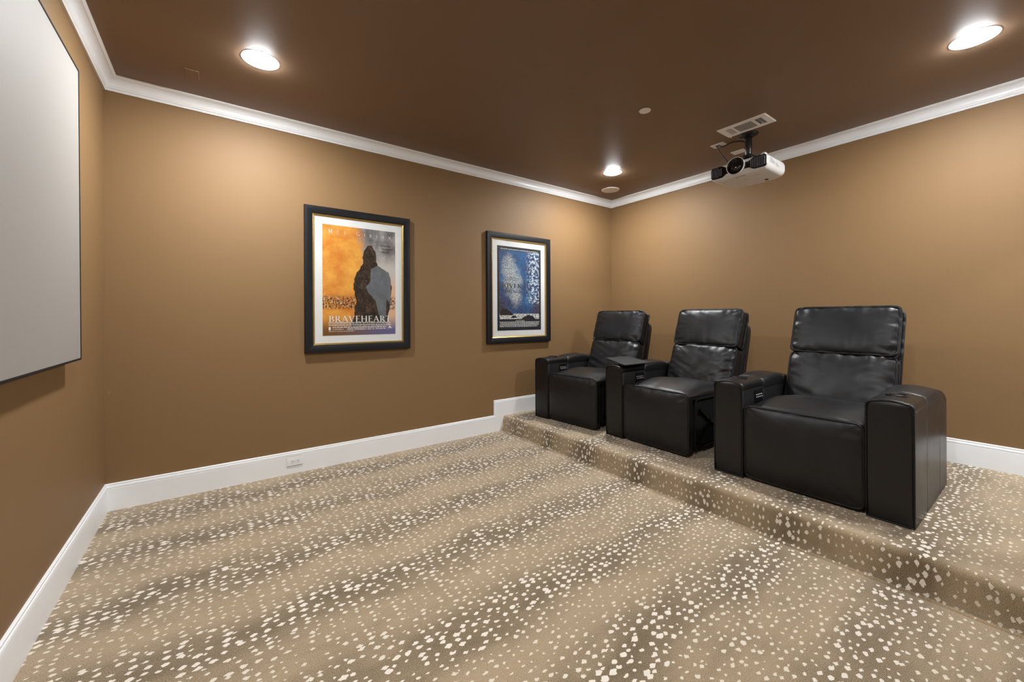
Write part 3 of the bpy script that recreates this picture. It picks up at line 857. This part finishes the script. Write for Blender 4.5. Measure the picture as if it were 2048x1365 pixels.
AW, AL = .187, .945
def arm_section(x, top, ins, hw, z0=.0):
    r = .027; pts = []
    hw = hw-ins; tz = top-ins
    zs = top-.050
    for z in (z0, .06, .30): pts.append((x, -hw, z))
    for z, d in ((zs-.003, 0), (zs, .0022), (zs+.003, 0)): pts.append((x, -hw+d, z))
    for k in range(0, 9):
        a = PI+k/8*(-PI/2); pts.append((x, -hw+r+r*math.cos(a), tz-r+r*math.sin(a)))
    for k in range(1, 6):
        u = -1+2*k/6; y = u*(hw-r); pts.append((x, y, tz+.010*(1-u*u)))
    for k in range(0, 9):
        a = PI/2-k/8*PI/2; pts.append((x, hw-r+r*math.cos(a), tz-r+r*math.sin(a)))
    for z, d in ((zs+.003, 0), (zs, .0022), (zs-.003, 0)): pts.append((x, hw-d, z))
    for z in (.30, .06, z0): pts.append((x, hw, z))
    return pts
def build_arm(parent, yc, inner, lid_open=False):
    """armrest; inner = -1 when the sitter is at lower y"""
    def top(x):
        if x < .30: return .616+.004*math.sin(x*8)
        if x < .67: return .604
        t_ = (x-.67)/(AL-.67); return .616-.03*t_-.07*t_**4
    xs = [0, .004, .012, .03, .10, .20, .290, .2965, .300, .3035, .310, .40, .50, .60, .660, .6665, .670, .6735, .680, .74, .80, .86, .90, .925, .94, AL]
    mb = MB(); rings = []
    for x in xs:
        ins = .006 if x == 0 else (.002 if x == .004 else 0)
        if x in (.300, .670): ins = .0030
        if x > .92: ins = (x-.92)*.5
        rings.append([(p_[0], p_[1]+yc, p_[2]) for p_ in arm_section(x, top(x), ins, AW/2, .002)])
    mb.loft(rings, True, True)
    arm = mb.build('armrest', 'leather_side', parent, angle=50)
    # front panel, slightly stuffed, and its welt
    fm_ = Matrix(((0, 0, -1, -.002), (1, 0, 0, yc), (0, 1, 0, .307), (0, 0, 0, 1)))
    pm_, bd_ = cushion(AW-.020, .586, .006, .004, 3+yc, fm_, 9, 20, 40, .0008)
    pm_.build('front_panel', 'leather_side', arm)
    sec = arm_section(-.001, .614, .003, AW/2, .007)
    MB().tube([(p_[0], p_[1]+yc, p_[2]) for p_ in sec], .0052, True, 8).build('welt', 'welt', arm)
    # padded storage lid wrapping over the top
    rings = []
    for x, e in ((.306, .012), (.308, .005), (.314, .001), (.33, 0), (.42, 0), (.54, 0), (.62, 0), (.652, .001), (.661, .006), (.664, .014)):
        hw = AW/2+.0015-e*.5; tz = .620-e+.020*math.sin(min(1, max(0, (x-.30)/.364))*PI); r = .036; ring = []
        ring.append((x, -hw+.010, .553+e)); ring.append((x, -hw+.001, .555+e)); ring.append((x, -hw, .560+e))
        for k in range(0, 9):
            a = PI-k/8*PI/2; ring.append((x, -hw+r+r*math.cos(a), tz-r+r*math.sin(a)))
        for k in range(1, 6):
            u = -1+2*k/6; ring.append((x, u*(hw-r), tz+.008*(1-u*u)))
        for k in range(0, 9):
            a = PI/2-k/8*PI/2; ring.append((x, hw-r+r*math.cos(a), tz-r+r*math.sin(a)))
        ring.append((x, hw, .560+e)); ring.append((x, hw-.001, .555+e)); ring.append((x, hw-.010, .553+e))
        rings.append([(p_[0], p_[1]+yc, p_[2]) for p_ in ring])
    MB().loft(rings, True, True).build('storage_lid', 'leather', arm, angle=60)
    # cup holder
    cm = Matrix.Translation((.165, yc, .6225))
    MB().lathe([(.036, .004), (.037, .010), (.041, .012), (.045, .010), (.046, .002)], 40, 0, cm, False).build('cup_ring', 'darksteel', arm)
    MB().lathe([(.0365, .006), (.034, .0015), (.002, .001)], 32, 0, cm).build('cup_well', 'gloss', arm)
    MB().lathe([(.010, .001), (.010, .006), (.008, .008), (.001, .008)], 20, 0, Matrix.Translation((.085, yc, .6225))).build('touch_button', 'darksteel', arm)
    return arm
def control_panel(arm, yc, inner):
    y = yc+inner*AW/2
    cp_ = MB().rbox((.165, min(y, y+inner*.004), .470), (.285, max(y, y+inner*.004), .555), .0015, 0)
    for r_ in range(2):
        for c_ in range(5):
            x = .185+.020*c_+.006*r_; z = .521-.016*r_
            cp_.rbox((x-.0032, min(y+inner*.0038, y+inner*.005), z-.0036), (x+.0032, max(y+inner*.0038, y+inner*.005), z+.0036), .0008, 1)
    cp_.build('control_panel', ['gloss', 'whiteprint'], arm)

def recliner(label, loc, yaw, seed, arms=(1,), crease=.004, tray=None):
    t = thing('recliner', label, 'recliner', loc, yaw, 'black leather recliners on the platform')
    SW_ = .592
    # footrest panel
    fm_ = Matrix(((0, 0, -1, .030), (1, 0, 0, 0), (0, 1, 0, .247), (0, 0, 0, 1)))
    mb, bd = cushion(SW_, .452, .050, .044, seed, fm_, 16, 48, 40, .0040, .002, 0, 2.1)
    fr_ = mb.build('footrest', 'leather', t, angle=60)
    w_ = MB()
    w_.tube(welt(bd, .024, fm_, .006, seed, .003, 1.006), .0080, True, 8); w_.tube(welt(bd, -.020, fm_, .005, seed+1, .002, 1.002), .005, True, 8)
    w_.build('welt', 'welt', fr_)
    # seat cushion, crowned front
    mb = MB(); NX, NYs = 40, 36; rings = []
    for i in range(NX+1):
        u = i/NX; x = .006+.70*u
        zc = .474+.058*math.sin(min(1, u/.42)*PI/2)-.050*max(0, (u-.42)/.58)**1.2
        zc -= .030*max(0, 1-u/.06)**2
        ring = []
        for j in range(NYs+1):
            v_ = 2*j/NYs-1; v_ = math.sin(v_*PI/2*.94)/math.sin(PI/2*.94)
            fall = (1-abs(v_)**3.2)**.6
            z = .452+(zc-.452)*fall
            z += .003*noise.noise((x*7, v_*2.5, seed))*fall + .004*noise.noise((x*22, v_*5, seed+8))*math.exp(-(1-abs(v_))*SW_/2/.05)*fall
            z += crease*.7*noise.noise((x*3, v_*5, seed*3))*fall*math.exp(-(x-.0)/.4)
            ring.append((x, v_*SW_/2, z))
        ring += [(x, SW_/2, .425), (x, -SW_/2, .425)]
        rings.append(ring)
    mb.loft(rings, True, True)
    st = mb.build('seat_cushion', 'leather', t, angle=70)
    w_ = MB()
    w_.tube([(.008+.014*abs(v_)**8, v_*SW_/2*.995, .463-.010*abs(v_)**10+.002*noise.noise((v_*6, seed, 1))) for v_ in [2*k/40-1 for k in range(41)]], .0045, False, 8)
    for sy in (-1, 1): w_.tube([(.010+.62*k/20, sy*SW_/2*1.0, .453) for k in range(21)], .0045, False, 6)
    w_.build('welt', 'welt', st)
    # back: leaning frame (lateral, up, forward)
    ang = math.radians(19.5); ca, sa = math.cos(ang), math.sin(ang)
    B = Matrix(((0, sa, -ca, .575), (1, 0, 0, 0), (0, ca, sa, .467), (0, 0, 0, 1)))
    bk = D.objects.new('backrest', None)
    lm = B @ Matrix.Translation((-.012, .152, -.068))
    mb, bd = cushion(.578, .405, .090, .040, seed+2, lm, 13, 60, 46, .011, crease*1.6, .1, 2.6)
    lum = mb.build('lumbar_cushion', 'leather', t, angle=70)
    w_ = MB(); w_.tube(welt(bd, .040, lm, .006, seed+2, .005, 1.006), .0085, True, 8); w_.tube(welt(bd, -.045, lm, .005, seed+3, .004, 1.004), .0055, True, 8); w_.build('welt', 'welt', lum)
    hm = B @ Matrix.Translation((-.014, .521, -.062))
    mb, bd = cushion(.578, .330, .098, .026, seed+4, hm, 15, 60, 40, .008, crease*.35, .1, 3.2)
    hd = mb.build('headrest', 'leather', t, angle=70)
    w_ = MB(); w_.tube(welt(bd, .046, hm, .007, seed+4, .006, 1.008), .0100, True, 8); w_.tube(welt(bd, -.050, hm, .007, seed+5, .009, 1.012), .0095, True, 8); w_.build('welt', 'welt', hd)
    sm_ = B @ Matrix.Translation((0, .325, -.196)) @ Matrix.Rotation(math.radians(4), 4, 'X')
    mb, bd = cushion(.590, .600, .100, .012, seed+6, sm_, 9, 40, 40, .003, 0, 1.6, 3)
    sh = mb.build('back_shell', 'leather_side', t, angle=70)
    w_ = MB(); w_.tube(welt(bd, .0, sm_, .004, seed, .001, 1.004), .0045, True, 8); w_.build('welt', 'welt', sh)
    # under-seat carcass and the folding linkage that shows at the armless side
    cs = MB(); cs.rbox((.105, -SW_/2+.012, .045), (.80, SW_/2-.010, .426), .012)
    cs.rbox((.060, -SW_/2+.030, .030), (.110, SW_/2-.03, .41), .006)
    cs.build('carcass', 'cloth', t)
    if -1 not in arms:
        lk = MB(); y = -SW_/2+.006
        def link(a, b, w=.012, dy=0): lk.tube([(a[0], y+dy, a[1]), (b[0], y+dy, b[1])], w, False, 6)
        link((.12, .10), (.30, .24), .009); link((.30, .24), (.16, .34), .008, -.004); link((.30, .24), (.52, .12), .009, -.006); link((.20, .06), (.62, .07), .010)
        for q in ((.30, .24), (.16, .34), (.14, .11)): lk.lathe([(.013, -.006), (.013, .006), (.001, .007)], 12, 0, Matrix.Translation((q[0], y-.010, q[1])) @ Matrix.Rotation(PI/2, 4, 'X'))
        lk.build('folding_linkage', 'darksteel', t)
        g_ = MB(); pts = [(.10, .045), (.10, .40), (.13, .425), (.45, .425)]
        g_.tube([(p_[0], -SW_/2+.004, p_[1]) for p_ in pts], .007, False, 8); g_.build('side_piping', 'welt', t)
    for s in arms:
        yc = s*(SW_/2+.010+AW/2)
        a_ = build_arm(t, yc, -s)
        if s == 1: control_panel(a_, yc, -1)
    return t

WL = lambda: None
r1 = recliner('black leather recliner in the corner beside the blue poster, one armrest, creased back cushion', (3.345, -.741, R), math.radians(5.0), 1.0, (1,), .007)
r2 = recliner('black leather recliner in the middle of the row with a tray table on its armrest', (3.378, -1.631, R), math.radians(-1.2), 2.0, (1,), .006)
r3 = recliner('black leather recliner with armrests on both sides, closest to the open end of the platform', (3.322, -2.640, R), 0, 3.0, (1, -1), .003)
# swivel tray on the middle recliner
inv = (Matrix.Translation(r2.location) @ Matrix.Rotation(r2.rotation_euler.z, 4, 'Z')).inverted()
tq = [(3.662, -.895), (3.956, -.938), (3.667, -1.403), (3.324, -1.391)]
cxq = sum(p_[0] for p_ in tq)/4; cyq = sum(p_[1] for p_ in tq)/4
out = []
for i in range(4):
    a, b, c = Vector(tq[i-1]), Vector(tq[i]), Vector(tq[(i+1) % 4])
    d1, d2 = (a-b).normalized(), (c-b).normalized()
    for k in range(5):
        t_ = k/4; p0, p2 = b+d1*.018, b+d2*.018
        out.append((1-t_)**2*p0+2*t_*(1-t_)*b+t_*t_*p2)
rings = []
for z, k in ((.797, .992), (.799, 1), (.804, 1), (.806, .994)):
    rings.append([(cxq+(p_.x-cxq)*k, cyq+(p_.y-cyq)*k, z) for p_ in out])
ty = MB().loft(rings, True, True, 0, inv).build('tray_table', 'tray', r2, angle=30)
px_, py_ = 3.46, -1.262
pl = MB()
pl.lathe([(.020, .758), (.020, .764), (.011, .768), (.011, .786), (.026, .788), (.026, .797)], 28, 0, inv @ Matrix.Translation((px_, py_, 0)))
pl.rbox((px_-.05, py_-.03, .786), (px_+.12, py_+.06, .797), .003, 0, inv)
pl.build('swivel_post', 'darksteel', ty)

# ------------------------------------------------------------------ world, camera, colour
w = D.worlds.new('World'); SC.world = w; w.use_nodes = True
w.node_tree.nodes['Background'].inputs[0].default_value = (.02, .018, .016, 1); w.node_tree.nodes['Background'].inputs[1].default_value = 1
cam = D.cameras.new('camera'); co = D.objects.new('camera', cam); COL.objects.link(co); SC.camera = co
F, YAW, PIT, ROL, CY = 807.774, .63215, .0010, -.00460, 633.376
cam.sensor_fit = 'HORIZONTAL'; cam.sensor_width = 36; cam.lens = F/2048*36; cam.shift_x = 0; cam.shift_y = (CY-682.5)/2048
cam.clip_start = .02
fw = Vector((math.sin(YAW)*math.cos(PIT), math.cos(YAW)*math.cos(PIT), math.sin(PIT)))
rt = Vector((math.cos(YAW), -math.sin(YAW), 0)); upv = rt.cross(fw)
rt2 = rt*math.cos(ROL)+upv*math.sin(ROL); up2 = upv*math.cos(ROL)-rt*math.sin(ROL)
mw = Matrix((( rt2.x, up2.x, -fw.x, .5677), (rt2.y, up2.y, -fw.y, -3.5644), (rt2.z, up2.z, -fw.z, 1.2127), (0, 0, 0, 1)))
co.matrix_world = mw
SC.view_settings.view_transform = 'Standard'; SC.view_settings.look = 'None'
SC.view_settings.gamma = 1; SC.view_settings.use_curve_mapping = False
SC.view_settings.exposure = 0.0
SC.cycles.max_bounces = 10; SC.cycles.diffuse_bounces = 6
